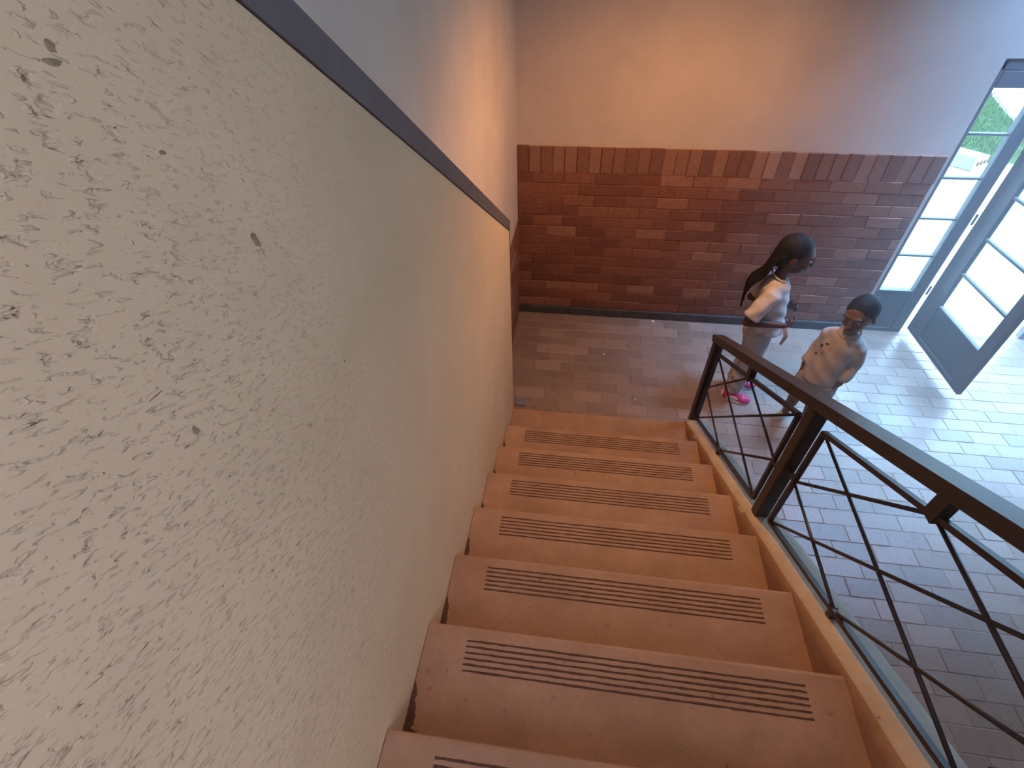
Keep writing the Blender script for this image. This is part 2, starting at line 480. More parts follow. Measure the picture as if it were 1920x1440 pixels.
# chips and scratches in the render
for (yy, zz, a, b, rot) in ((-1.890, 2.357, .0085, .016, .35), (-2.076, 2.258, .006, .011, .2), (-2.089, 2.316, .0012, .0125, 1.45), (-2.008, 2.551, .006, .008, 0.1), (-2.013, 2.543, .004, .012, 1.25), (-1.80, 2.11, .003, .006, .3), (-1.96, 2.47, .003, .007, 1.2)):
    n = 11; mb = MB(); b0 = len(mb.v)
    pts = []
    for k in range(n):
        th = 2*PI*k/n; rr = random.uniform(.40, .68)
        u, v_ = a*rr*math.cos(th), b*rr*math.sin(th)
        pts.append((u*math.cos(rot)-v_*math.sin(rot), u*math.sin(rot)+v_*math.cos(rot)))
    mb.v = [(0.0006, p[0], p[1]) for p in pts] + [(-0.002, p[0], p[1]) for p in pts]
    mb.f = [tuple(range(n))] + [(k, (k+1) % n, n+(k+1) % n, n+k) for k in range(n)]
    o = mb.build('plaster_chip', 'chip_dark', wall_stair); o.location = (0, yy, zz)

# remaining shell: right wall with window opening, rear wall, landing side wall with an opening added for the cool light, ceiling
wr = MB()
wr.box(6.0, 6.22, -5.4, YB, -0.2, CEIL)
struct(wr.build('wall_right', 'plaster_plain'), 'plain plastered hall wall on the right')
struct(MB().box(XL-0.25, 6.22, -5.6, -5.4, -0.2, CEIL).build('wall_rear', 'plaster_plain'), 'plain plastered wall behind the landing')
ls = MB()
ls.box(1.30, 1.40, -5.4, -4.10, -0.0, CEIL); ls.box(1.30, 1.40, -2.80, -2.75, 0, CEIL)
ls.box(1.30, 1.40, -4.10, -2.80, 0, 2.30); ls.box(1.30, 1.40, -4.10, -2.80, 3.70, CEIL)
struct(ls.build('wall_landing', 'plaster_plain'), 'plain wall beside the upper landing with an opening added for the cool light')
struct(MB().box(XL-0.25, 6.22, -5.6, YB+TH, CEIL, CEIL+0.15).build('ceiling', 'plain_ceiling'), 'plain ceiling over the stairwell')

# unseen skylight frame added around the blue light
w6 = struct(empty('window_6', (3.55, 0.93, CEIL)), 'skylight frame added in the hall ceiling, out of view, for the blue light')
for nm, bx in (('frame', (-.93, -.86, -.46, .46, -.04, 0)), ('frame', (.86, .93, -.46, .46, -.04, 0)), ('frame', (-.86, .86, .40, .46, -.04, 0)), ('frame', (-.86, .86, -.46, -.40, -.04, 0)), ('mullion', (-.02, .02, -.40, .40, -.035, 0))):
    MB().chamfer(*bx, .004).build(nm, 'door_paint', w6)
for a_, b_ in ((-.86, -.02), (.02, .86)): MB().box(a_, b_, -.40, .40, -.016, -.008).build('pane', 'pane_glass', w6)

# haze volume added to stand in for the bluish lens wash
hz = bpy.data.materials.new('added_haze'); hz.use_nodes = True
for n_ in list(hz.node_tree.nodes):
    if n_.type == 'BSDF_PRINCIPLED': hz.node_tree.nodes.remove(n_)
vs_ = hz.node_tree.nodes.new('ShaderNodeVolumeScatter')
vs_.inputs['Color'].default_value = (0.80, 0.90, 1.0, 1); vs_.inputs['Density'].default_value = 0.14; vs_.inputs['Anisotropy'].default_value = 0.6
hz.node_tree.links.new(vs_.outputs[0], hz.node_tree.nodes['Material Output'].inputs['Volume'])
MATS['added_haze'] = hz
ho = MB().box(1.42, 5.95, -2.4, YB-0.04, 0.02, 3.2).build('haze', 'added_haze'); ho['kind'] = 'stuff'
tag(ho, 'thin bluish haze volume added for the lens wash by the bright door', 'haze')

# ================================================================== DOORWAY
def glazed(root, x0, x1, y, z0, z1, bars, kick, axis='x'):
    """stiles, rails, glazing bars and panes between (x0..x1); axis 'x' in the wall plane"""
    pass
FD = 0.05
YF = YB + 0.03           # frame centre line in the wall
# fixed side light next to the brick (X 2.775..3.10)
sl_ = struct(empty('window_1', (2.76, YF, 0)), 'narrow fixed side light with glazing bars left of the open door')
def P(mb, name, mat, root):
    o = mb.build(name, mat); o.parent = root; o.matrix_parent_inverse = Matrix.Translation(-Vector(root.location)); return o
P(MB().chamfer(2.748, 2.772, YF-FD/2, YF+FD/2, 0, DZ+.05, .004), 'jamb', 'door_paint', sl_)
P(MB().chamfer(3.022, 3.110, YF-FD/2, YF+FD/2, 0.0, DZ, .004), 'stile', 'door_paint', sl_)
P(MB().chamfer(2.772, 3.022, YF-0.018, YF+0.018, 0.035, 0.378, .004), 'kick_panel', 'door_panel', sl_)
P(MB().chamfer(2.772, 3.022, YF-FD/2, YF+FD/2, 0.0, 0.035, .004), 'bottom_rail', 'door_paint', sl_)
P(MB().chamfer(2.772, 3.022, YF-FD/2, YF+FD/2, 0.378, 0.392, .003), 'sill_bar', 'door_paint', sl_)
zz = [0.392, 0.690, 0.980, 1.268, 1.546, 1.815]
for i in range(1, 5):
    P(MB().chamfer(2.772, 3.022, YF-0.014, YF+0.014, zz[i]-.008, zz[i]+.008, .003), 'glazing_bar', 'door_paint', sl_)
for i in range(5):
    P(MB().box(2.773, 3.021, YF-.002, YF+.002, zz[i]+.008, zz[i+1]-.008), 'pane', 'pane_glass', sl_)
P(MB().chamfer(2.772, 3.022, YF-FD/2, YF+FD/2, 1.807, DZ, .004), 'top_rail', 'door_paint', sl_)
# glazed screen beyond the opening
GX = [4.02, 4.47, 4.92, 5.37, 5.82]
for gi in range(4):
    a, b = GX[gi], GX[gi+1]
    rp = struct(empty('window_%d' % (gi+2), ((a+b)/2, YF, 0)), ['first', 'second', 'third', 'fourth'][gi] + ' glazed panel right of the open doorway')
    P(MB().chamfer(a, a+.06, YF-FD/2, YF+FD/2, 0, DZ, .004), 'stile', 'door_paint', rp)
    P(MB().chamfer(a+.06, b, YF-.018, YF+.018, .0, .385, .004), 'kick_panel', 'door_panel', rp)
    for i in range(1, 5): P(MB().chamfer(a+.06, b, YF-.014, YF+.014, zz[i]-.008, zz[i]+.008, .003), 'glazing_bar', 'door_paint', rp)
    for i in range(5): P(MB().box(a+.061, b-.001, YF-.002, YF+.002, zz[i]+.008, zz[i+1]-.008), 'pane', 'pane_glass', rp)
    P(MB().chamfer(a+.06, b, YF-FD/2, YF+FD/2, 1.807, DZ, .004), 'top_rail', 'door_paint', rp)
# header
hd = struct(MB().chamfer(2.748, 5.88, YF-FD/2, YF+FD/2, DZ, DZ+.06, .004).build('trim_2', 'door_paint'), 'grey metal head of the door frame')
# open leaf, swung inwards by 90 degrees
XD = 3.145
LY0, LY1 = 0.585, 1.385
leaf = struct(empty('door_1', (XD, LY1, 0)), 'grey glazed door leaf standing open into the hall')
HW = 0.0175
P(MB().chamfer(XD-HW, XD+HW, LY1-.165, LY1, 0.055, DZ-.01, .004), 'hinge_stile', 'door_paint', leaf)
P(MB().chamfer(XD-HW, XD+HW, LY0, LY0+.095, 0.055, DZ-.01, .004), 'lock_stile', 'door_paint', leaf)
P(MB().chamfer(XD-HW*.6, XD+HW*.6, LY0+.095, LY1-.165, 0.10, 0.375, .004), 'kick_panel', 'door_panel', leaf)
P(MB().chamfer(XD-HW, XD+HW, LY0+.095, LY1-.165, 0.055, 0.10, .004), 'bottom_rail', 'door_paint', leaf)
P(MB().chamfer(XD-HW, XD+HW, LY0+.095, LY1-.165, 0.375, 0.390, .003), 'sill_bar', 'door_paint', leaf)
P(MB().chamfer(XD-HW, XD+HW, LY0+.095, LY1-.165, 1.80, DZ-.01, .004), 'top_rail', 'door_paint', leaf)
lz = [0.385, 0.665, 0.935, 1.225, 1.515, 1.81]
for i in range(1, 5): P(MB().chamfer(XD-.013, XD+.013, LY0+.095, LY1-.165, lz[i]-.010, lz[i]+.010, .004), 'glazing_bar', 'door_paint', leaf)
for i in range(5): P(MB().box(XD-.002, XD+.002, LY0+.096, LY1-.166, lz[i]+.010, lz[i+1]-.010), 'pane', 'pane_glass', leaf)
for zc in (0.42, 1.0, 1.6): P(MB().tube([(XD-.03, LY1+.004, zc-.04), (XD-.03, LY1+.004, zc+.04)], .008, 10), 'hinge', 'metal_dull', leaf)
hnd = P(MB().capsule([(XD-.05, LY0+.05, .93), (XD-.05, LY0+.05, 1.05)], .009, 10), 'pull_handle', 'metal_dull', leaf)

# ================================================================== STAIRCASE
stair = empty('staircase', (W/2, -1.35, 0))
tag(stair, 'flight of brown concrete steps with dark ribbed grip lines descending to the paved floor', 'staircase')
NS = 9
for k in range(NS+1):
    Yn = -k*T; zt = (k+1)*R
    yb = Yn - T - 0.02 if k < NS else -5.39
    # tread with a rounded nosing
    nrm = [(Yn-0.012, zt), (Yn-0.004, zt-0.003), (Yn, zt-0.012), (Yn, zt-0.030), (Yn-0.004, zt-0.038), (Yn-0.03, zt-0.040), (yb, zt-0.040), (yb, zt)]
    mb = MB(); n = len(nrm)
    for xx in (0.002, W):
        mb.v += [(xx, a, b) for a, b in nrm]
    mb.f = [tuple(range(n)), tuple(range(2*n-1, n-1, -1))] + [(i, (i+1) % n, n+(i+1) % n, n+i) for i in range(n)]
    tread = mb.build('tread' if k < NS else 'landing_slab', 'step_concrete'); tread.parent = stair
    tread.matrix_parent_inverse = Matrix.Translation(-Vector(stair.location))
    # riser under the nosing, down to the tread below
    mb = MB().box(0.002, W, Yn-0.06, Yn-0.022, k*R-0.001, zt-0.041)
    o = mb.build('riser', 'step_concrete'); o.parent = stair; o.matrix_parent_inverse = Matrix.Translation(-Vector(stair.location))
    if k < NS or True:
        # six dark raised lines near the nosing
        if k == 0: continue
        for j in range(6):
            yc = Yn - 0.0405 - j*0.0155
            mb = MB()
            NX = 46; rows = []
            for i in range(NX+1):
                xx = 0.121 + (1.034-0.121)*i/NX
                hw_ = 0.0034 + random.uniform(-.0008, .0008); dy = random.uniform(-.0006, .0006)
                b = len(mb.v)
                mb.v += [(xx, yc+dy-hw_, zt-.001), (xx, yc+dy-hw_*.6, zt+.0012), (xx, yc+dy+hw_*.6, zt+.0012), (xx, yc+dy+hw_, zt-.001)]
                rows.append(b)
            for i in range(NX):
                a, b = rows[i], rows[i+1]
                for q in range(3): mb.f.append((a+q, b+q, b+q+1, a+q+1))
            mb.f += [(rows[0], rows[0]+1, rows[0]+2, rows[0]+3), (rows[-1]+3, rows[-1]+2, rows[-1]+1, rows[-1])]
            g = mb.build('grip_strip', 'grip_dark'); g.parent = tread
            g.matrix_parent_inverse = tread.matrix_parent_inverse.copy()
            g.matrix_parent_inverse = Matrix.Identity(4)
# dark strip along the wall at the back of each tread, narrowing forwards
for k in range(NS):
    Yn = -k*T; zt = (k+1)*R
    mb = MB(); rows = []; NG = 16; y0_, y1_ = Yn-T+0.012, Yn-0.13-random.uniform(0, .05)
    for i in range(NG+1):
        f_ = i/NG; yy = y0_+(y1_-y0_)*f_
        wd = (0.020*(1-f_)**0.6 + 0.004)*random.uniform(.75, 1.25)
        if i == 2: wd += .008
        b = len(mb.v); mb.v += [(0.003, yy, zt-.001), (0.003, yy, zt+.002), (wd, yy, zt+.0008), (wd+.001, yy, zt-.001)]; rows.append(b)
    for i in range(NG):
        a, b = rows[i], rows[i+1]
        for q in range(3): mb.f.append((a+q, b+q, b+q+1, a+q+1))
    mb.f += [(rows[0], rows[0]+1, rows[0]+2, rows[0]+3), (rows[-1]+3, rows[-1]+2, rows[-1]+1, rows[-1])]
    o = mb.build('edge_strip', 'grip_dark'); o.parent = stair; o.matrix_parent_inverse = Matrix.Translation(-Vector(stair.location))
# sloping curb along the open side, rounded on top
prof = [(W-0.002, -0.30), (W-0.002, -0.045), (W+0.001, -0.015), (W+0.010, 0.004), (W+0.024, 0.015), (W+0.045, 0.020), (W+0.125, 0.018), (W+0.142, 0.010), (W+0.150, -0.006), (W+0.150, -0.30)]
mb = MB(); n = len(prof)
NY = 60; ya, yz = 0.02, -2.74
for i in range(NY+1):
    Y = ya + (yz-ya)*i/NY
    for (xx, dz) in prof:
        zz_ = nose(Y) + dz
        if dz <= -0.29: zz_ = min(-0.004, zz_) if True else zz_
        w_ = 0.0012*math.sin(Y*9.0+xx*20) + 0.0008*math.sin(Y*23.0)
        mb.v.append((xx + (w_ if dz > -0.2 else 0), Y, max(zz_, -0.004) + (w_*0.6 if dz > -0.2 else 0)))
for i in range(NY):
    for j in range(n):
        mb.f.append((i*n+j, i*n+(j+1) % n, (i+1)*n+(j+1) % n, (i+1)*n+j))
mb.f += [tuple(range(n)), tuple(NY*n+j for j in range(n-1, -1, -1))]
curb = mb.build('curb', 'curb_concrete', None, False); curb.parent = stair
curb.matrix_parent_inverse = Matrix.Translation(-Vector(stair.location))
curb.data.materials.append(MATS['step_concrete'])     # inner face painted like the steps
for p in curb.data.polygons:
    p.use_smooth = len(p.vertices) == 4
    if p.center.x < W+0.007: p.material_index = 1
curb['label'] = 'cream sloping concrete curb under the railing'
# infill under the flight so that it is a solid body
mb = MB()
mb.quadbox([(0.004, -2.74, 0), (W-.004, -2.74, 0), (W-.004, -0.07, 0), (0.004, -0.07, 0),
            (0.004, -2.74, nose(-2.74)-.22), (W-.004, -2.74, nose(-2.74)-.22), (W-.004, -0.07, 0.03), (0.004, -0.07, 0.03)])
o = mb.build('soffit', 'plaster_plain'); o.parent = stair; o.matrix_parent_inverse = Matrix.Translation(-Vector(stair.location))

# ================================================================== RAILING
XR = 1.202
rail = empty('stair_railing', (XR, -1.05, nose(-1.05)+0.02))
tag(rail, 'dark painted metal stair railing with diamond lattice panels along the curb', 'railing')
def RP(mb, name, parent=rail, mat='rail_paint', smooth=False):
    o = mb.build(name, mat, None, smooth); o.parent = parent
    if parent is rail: o.matrix_parent_inverse = Matrix.Translation(-Vector(rail.location))
    return o
RB, RT = 0.662, 0.706      # handrail underside / top above the nosing line
def rz(Y, off): return nose(Y) + off
# handrail
yA, yB = 0.075, -2.70
RP(MB().bar((XR, yA, rz(yA, (RB+RT)/2)), (XR, yB, rz(yB, (RB+RT)/2)), 0.062, 0.040), 'handrail')
# posts
posts = [0.035, -1.060, -2.150]
PSZ = 0.052
for yp in posts:
    zb = rz(yp, 0.012)
    RP(MB().chamfer(XR-PSZ/2, XR+PSZ/2, yp-PSZ/2, yp+PSZ/2, zb if yp < 0 else 0.06, rz(yp, RB-0.002), .004), 'post')
# panels: flat frame, both diagonals and a diamond through the middles of the sides
FB, FT = 0.052, 0.588
for pi_, (ya_, yb_) in enumerate(((-0.012, -0.972), (-1.142, -2.070))):
    ym = (ya_+yb_)/2
    A = (XR, ya_, rz(ya_, FT)); B = (XR, ya_, rz(ya_, FB)); Cc = (XR, yb_, rz(yb_, FT)); D = (XR, yb_, rz(yb_, FB))
    S = (XR, ym, rz(ym, FT)); K = (XR, ym, rz(ym, FB))
    ML = (XR, ya_, (A[2]+B[2])/2); MR = (XR, yb_, (Cc[2]+D[2])/2)
    for a, b in ((A, Cc), (B, D), (A, B), (Cc, D)):
        RP(MB().bar(a, b, 0.016, 0.016, (1, 0, 0)), 'panel_frame_bar')
    for a, b in ((A, D), (B, Cc), (ML, S), (ML, K), (S, MR), (K, MR)):
        RP(MB().tube([a, b], 0.0058, 8), 'lattice_rod', smooth=True)
    # short connectors: panel to handrail, to curb and to the posts
    RP(MB().bar((XR, ym, S[2]-.010), (XR, ym, rz(ym, RB+.004)), 0.030, 0.036, (0, 1, 0)), 'connector')
    RP(MB().bar((XR, ym, K[2]+.006), (XR, ym, rz(ym, 0.008)), 0.022, 0.022, (0, 1, 0)), 'connector')
    RP(MB().bar((XR, yb_+.006, MR[2]), (XR, posts[pi_+1]+PSZ/2-.004, MR[2]), 0.014, 0.014), 'connector')
    RP(MB().bar((XR, ya_-.006, ML[2]), (XR, posts[pi_]-PSZ/2+.004, ML[2]), 0.014, 0.014), 'connector')

# ================================================================== ADDED CEILING LAMP (unseen, put in for the warm light)
lamp = empty('added_lamp', (LAMP.x, LAMP.y, CEIL))
tag(lamp, 'added unseen pendant lamp with a dark cone shade over the foot of the stairs', 'lamp')
mb = MB().tube([(0, 0, 0), (0, 0, -0.03)], [0.06, 0.055], 20); mb.build('ceiling_rose', 'metal_dull', lamp, True)
mb = MB().tube([(0, 0, -0.03), (0, 0, LAMP.z-CEIL+0.13)], 0.006, 8); mb.build('stem', 'metal_dull', lamp, True)
tt = NT('lamp_globe'); tt.base((1, 0.8, 0.6, 1)); tt.b.inputs['Emission Color'].default_value = (1, 0.62, 0.30, 1); tt.b.inputs['Emission Strength'].default_value = 6
MB().ell((0, 0, LAMP.z-CEIL), (0.02, 0.02, 0.03)).build('bulb', 'lamp_globe', lamp, True)
zl = LAMP.z-CEIL
cs_ = MB(); N_ = 28
for (r_, z_) in ((.03, zl+.12), (.05, zl+.11), (.16, zl-.02), (.155, zl-.02), (.047, zl+.104), (.027, zl+.113)):
    cs_.v += [(r_*math.cos(2*PI*k/N_), r_*math.sin(2*PI*k/N_), z_) for k in range(N_)]
for i in range(6):
    for k in range(N_):
        a, b = i*N_, ((i+1) % 6)*N_
        cs_.f.append((a+k, a+(k+1) % N_, b+(k+1) % N_, b+k))
cs_.build('lamp_shade', 'trim_dark', lamp, True)
MB().tube([(0, 0, LAMP.z-CEIL+0.13), (0, 0, LAMP.z-CEIL+0.03)], [0.02, 0.025], 14).build('bulb_holder', 'metal_dull', lamp, True)
pl = bpy.data.lights.new('added_warm_light', 'SPOT'); pl.energy = 98; pl.color = (1.0, 0.47, 0.17); pl.shadow_soft_size = 0.04
pl.spot_size = math.radians(166); pl.spot_blend = 0.75
lo = bpy.data.objects.new('added_warm_light', pl); COL.objects.link(lo); lo.location = LAMP - Vector((0, 0, 0.09))

# ================================================================== OUTSIDE
struct(MB().box(-2, 24, YB+TH, 40, -0.3, -0.03).build('ground_outside', 'apron_concrete'), 'pale sunlit concrete paving outside the door')
th_ = struct(MB().box(2.74, 5.84, YB+0.0, YB+TH+0.02, -0.2, -0.012).build('trim_3', 'apron_concrete'), 'concrete door threshold')
# grass bank
gb = MB(); NX, NY = 40, 34
def gxe(Y): return 7.42 + 0.31*(Y-7.43)          # edge of the lawn along a pale path
def gz(X, Y): return 0.015 + 0.02*math.sin(X*3.1+Y*2.3) + 0.01*math.sin(X*7.7-Y*5.1)
for j in range(NY+1):
    for i in range(NX+1):
        Y = 5.65 + 9*j/NY; X = -1.0 + (gxe(Y)+1.0)*i/NX
        gb.v.append((X, Y, gz(X, Y) if 0 < i < NX and 0 < j else -0.04))
for j in range(NY):
    for i in range(NX):
        a = j*(NX+1)+i; gb.f.append((a, a+1, a+NX+2, a+NX+1))
bank = struct(gb.build('lawn', 'grass_ground', None, True), 'green lawn outside the door')
gs = MB()
for _ in range(14000):
    X = random.uniform(3.8, 8.4); Y = random.uniform(5.75, 11); zg = gz(X, Y)
    if X > gxe(Y)-.05: continue
    h_ = random.uniform(.03, .08); a = random.uniform(0, 2*PI); wd = .006
    b = len(gs.v)
    gs.v += [(X-wd*math.cos(a), Y-wd*math.sin(a), zg-.005), (X+wd*math.cos(a), Y+wd*math.sin(a), zg-.005), (X+random.uniform(-.03, .03), Y+random.uniform(-.03, .03), zg+h_)]
    gs.f.append((b, b+1, b+2))
go = gs.build('grass', 'grass_blade', bank); go['kind'] = 'stuff'
# low stack of hollow clay blocks at the edge of the paving
def block(name, loc, rz_, label, L=0.62, Wd=0.26, H=0.17, holes=True, mat='block_grey'):
    e = empty(name, loc); e.rotation_euler = (0, 0, rz_)
    MB().chamfer(-Wd/2, Wd/2, 0.015, L, 0, H, .008).build('body', mat, e)
    if holes:
        fr_ = MB()
        # end face with three holes: bars over dark plates, hole shade as colour
        fr_.chamfer(-Wd/2, Wd/2, -.012, .02, 0, H*.36, .004); fr_.chamfer(-Wd/2, Wd/2, -.012, .02, H*.70, H, .004)
        for q in (-.5, -.19, .13, .42):
            fr_.chamfer(q*Wd, q*Wd+.085*Wd, -.011, .018, H*.34, H*.72, .003)
        fr_.build('end_face', 'block_clay', e)
        for q in (-.30, 0.015, .325): MB().box(q*Wd-.028, q*Wd+.028, .004, .014, H*.36, H*.70).build('hole', 'hole_shade', e)
    return tag(e, label, 'block', 'clay blocks outside the door')
block('clay_block', (5.47, 5.05, -0.03+.12), 0.62, 'upper clay block with three holes in its end outside the door', L=0.95)
block('clay_block', (5.37, 4.93, -0.03), 0.50, 'lower clay block the holed block rests on outside the door', L=1.0, H=.12, Wd=.34, holes=False, mat='block_clay')

# ================================================================== SMALL THINGS ON THE FLOOR
def scrap(x, y, s, label):
    bm = bmesh.new(); bmesh.ops.create_icosphere(bm, subdivisions=2, radius=s)
    for v_ in bm.verts:
        v_.co *= random.uniform(.7, 1.2); v_.co.z = max(-s*.45, v_.co.z*.6)
    mb = MB(); mb.addbm(bm); o = mb.build('paper_scrap', 'paper'); o.location = (x, y, 0.0015+s*.45); return tag(o, label, 'litter', 'paper scraps on the floor')
scrap(0.633, 0.83, .011, 'crumpled white paper scrap in the middle of the paved floor')
scrap(1.057, 1.325, .015, 'pale paper scrap on the floor near the skirting')
scrap(0.86, 0.33, .007, 'tiny pale scrap on the floor just beyond the bottom step')
o = MB().chamfer(XL+.12, XL+.20, 0.175, 0.265, 0, .012, .003).build('cement_patch', 'cement_patch')
tag(o, 'small blue grey cement patch on the floor beside the stair wall end', 'patch')
mb = MB().chamfer(2.20, 2.95, -2.35, -1.685, 0.0, 0.012, .004)
mt = mb.build('door_mat', 'mat_fibre'); tag(mt, 'dark brown fibre mat on the paved floor at the lower right', 'mat')

# ================================================================== PEOPLE
def remesh(mb, name, mat, voxel, smooth_it=4, parent=None, flat_bottom=None):
    me = mb.mesh(name+'_src', None)
    tmp = bpy.data.objects.new('tmp', me); COL.objects.link(tmp)
    r_ = tmp.modifiers.new('r', 'REMESH'); r_.mode = 'VOXEL'; r_.voxel_size = voxel
    if smooth_it:
        s2 = tmp.modifiers.new('s', 'SMOOTH'); s2.factor = 0.5; s2.iterations = smooth_it
    dg = bpy.context.evaluated_depsgraph_get()
    ev = tmp.evaluated_get(dg)
    new = bpy.data.meshes.new_from_object(ev)
    bpy.data.objects.remove(tmp); bpy.data.meshes.remove(me)
    new.name = name; new.materials.clear(); new.materials.append(MATS[mat])
    for p in new.polygons: p.use_smooth = True
    if flat_bottom is not None:
        for v_ in new.vertices:
            if v_.co.z < flat_bottom: v_.co.z = flat_bottom
    return link(name, new, parent)

def hand(mb, wrist, dirv, palm_n, s, side, curl=0.5):
    """palm and five bent fingers; dirv = direction of the hand, palm_n = palm normal, side = thumb side sign"""
    d = Vector(dirv).normalized(); n_ = Vector(palm_n); n_ = (n_ - d*n_.dot(d)).normalized(); lat = d.cross(n_)*side
    w_ = Vector(wrist)
    pc = w_ + d*(.036*s)
    mb.capsule([w_, w_+d*.02*s], [.017*s, .02*s])
    for q in (-1, -.33, .33, 1):
        mb.capsule([w_+d*.012*s+lat*(.010*q*s), w_+d*.062*s+lat*(.0195*q*s)], [.0105*s, .0095*s], 8)
    L = {1: .052, .33: .060, -.33: .056, -1: .044}
    for q in (1, .33, -.33, -1):
        b0 = w_ + d*.064*s + lat*(.0205*q*s); l = L[q]*s
        d1 = (d*math.cos(curl*.6) + n_*math.sin(curl*.6)); d2 = (d*math.cos(curl*1.5) + n_*math.sin(curl*1.5)); d3 = (d*math.cos(curl*2.3) + n_*math.sin(curl*2.3))
        p1 = b0 + d1*l*.42; p2 = p1 + d2*l*.33; p3 = p2 + d3*l*.25
        mb.capsule([b0, p1, p2, p3], [.0078*s, .0072*s, .0065*s, .0055*s], 8)
    t0 = w_ + d*.018*s + lat*.018*s; t1 = t0 + (d*.6 + lat*.7 + n_*.35).normalized()*.03*s; t2 = t1 + (d*.85 + lat*.15 + n_*.5).normalized()*.026*s
    mb.capsule([t0, t1, t2], [.010*s, .0085*s, .007*s], 8)

def head_prims(mb, c, s, tilt):
    """head with jaw, nose, brow, lips, ears about centre c, facing local +x, tilt = rotation matrix"""
    def E(p, r): mb.ell(Vector(c) + tilt @ (Vector(p)*s), tuple(a*s for a in r), tilt)
    E((0, 0, 0.012), (.092, .074, .098)); E((-.012, 0, .02), (.088, .077, .088))
    E((.032, 0, -.052), (.056, .052, .052)); E((.060, 0, -.078), (.026, .028, .022))
    E((.070, 0, .005), (.022, .045, .03))
    E((.080, 0, .030), (.014, .050, .014))
    E((.096, 0, -.006), (.010, .009, .022)); E((.101, 0, -.022), (.012, .0155, .011))
    E((.086, 0, -.048), (.012, .023, .0075)); E((.083, 0, -.060), (.012, .021, .008))
    for q in (-1, 1):
        E((.060, .034*q, -.022), (.030, .026, .028))
        E((-.004, .076*q, -.008), (.018, .009, .028)); E((.0, .078*q, -.026), (.010, .008, .012))

def face_parts(c, s, tilt, root, skin):
    for q in (-1, 1):
        p = Vector(c) + tilt @ (Vector((.0815, .033*q, .008))*s)
        e = MB().ell(p, (.009*s, .0125*s, .0065*s), tilt).build('eye', 'eye_white', root, True)
        p2 = Vector(c) + tilt @ (Vector((.0880, .033*q, .0075))*s)
        MB().ell(p2, (.0035*s, .0058*s, .0058*s), tilt).build('iris', 'eye_dark', e, True)
        b1 = [Vector(c) + tilt @ (Vector(v_)*s) for v_ in ((.094, .014*q, .028), (.092, .034*q, .034), (.078, .054*q, .028))]
        MB().capsule(b1, .0032*s, 6).build('eyebrow', 'hair_black', root, True)
    p = [Vector(c) + tilt @ (Vector(v_)*s) for v_ in ((.088, -.021, -.053), (.098, 0, -.0515), (.088, .021, -.053))]
    MB().capsule(p, [.0035*s, .006*s, .0035*s], 8).build('lips', 'lip', root, True)

def shoe(root, fx, fy, ang, L, matu, mats, name='shoe'):
    Rm = Matrix.Rotation(ang, 4, 'Z'); s = L/0.19
    mb = MB()
    mb.ell((-.045*s, 0, .045*s), (.048*s, .036*s, .048*s)); mb.ell((.01*s, 0, .040*s), (.06*s, .036*s, .045*s)); mb.ell((.062*s, 0, .026*s), (.058*s, .040*s, .034*s))
    mb.capsule([(-.035*s, 0, .05*s), (-.035*s, 0, .078*s)], [.036*s, .034*s])
    o = remesh(mb, name, matu, .006, 2, root, 0.008); o.location = (fx, fy, 0); o.rotation_euler = (0, 0, ang)
    sm = MB(); n = 24; top = []
    for k in range(n):
        th = 2*PI*k/n; u = math.cos(th); v_ = math.sin(th)
        top.append((.105*s*u + .012*s, (.040 + .006*u)*s*v_))
    sm.v = [(a, b, 0.0) for a, b in top] + [(a*1.02, b*1.04, .016*s) for a, b in top]
    sm.f = [tuple(range(n-1, -1, -1)), tuple(range(n, 2*n))] + [(k, (k+1) % n, n+(k+1) % n, n+k) for k in range(n)]
    sm.build('sole', mats, o)
    tp = MB().ell((.045*s, 0, .052*s), (.030*s, .024*s, .012*s))
    tp.build('tongue', mats, o, True)
    MB().ell((-.082*s, 0, .045*s), (.014*s, .024*s, .028*s)).build('heel_tab', mats, o, True)
    for q in (-1, 1): MB().ell((-.012*s, .0335*q*s, .036*s), (.042*s, .007*s, .024*s)).build('side_panel', mats, o, True)
    for q in range(3):
        xx = (.018 + .02*q)*s
        MB().capsule([(xx, -.026*s, .062*s-q*.006*s), (xx, 0, .071*s-q*.007*s), (xx, .026*s, .062*s-q*.006*s)], .003*s, 6).build('lace', mats, o, True)
    return o

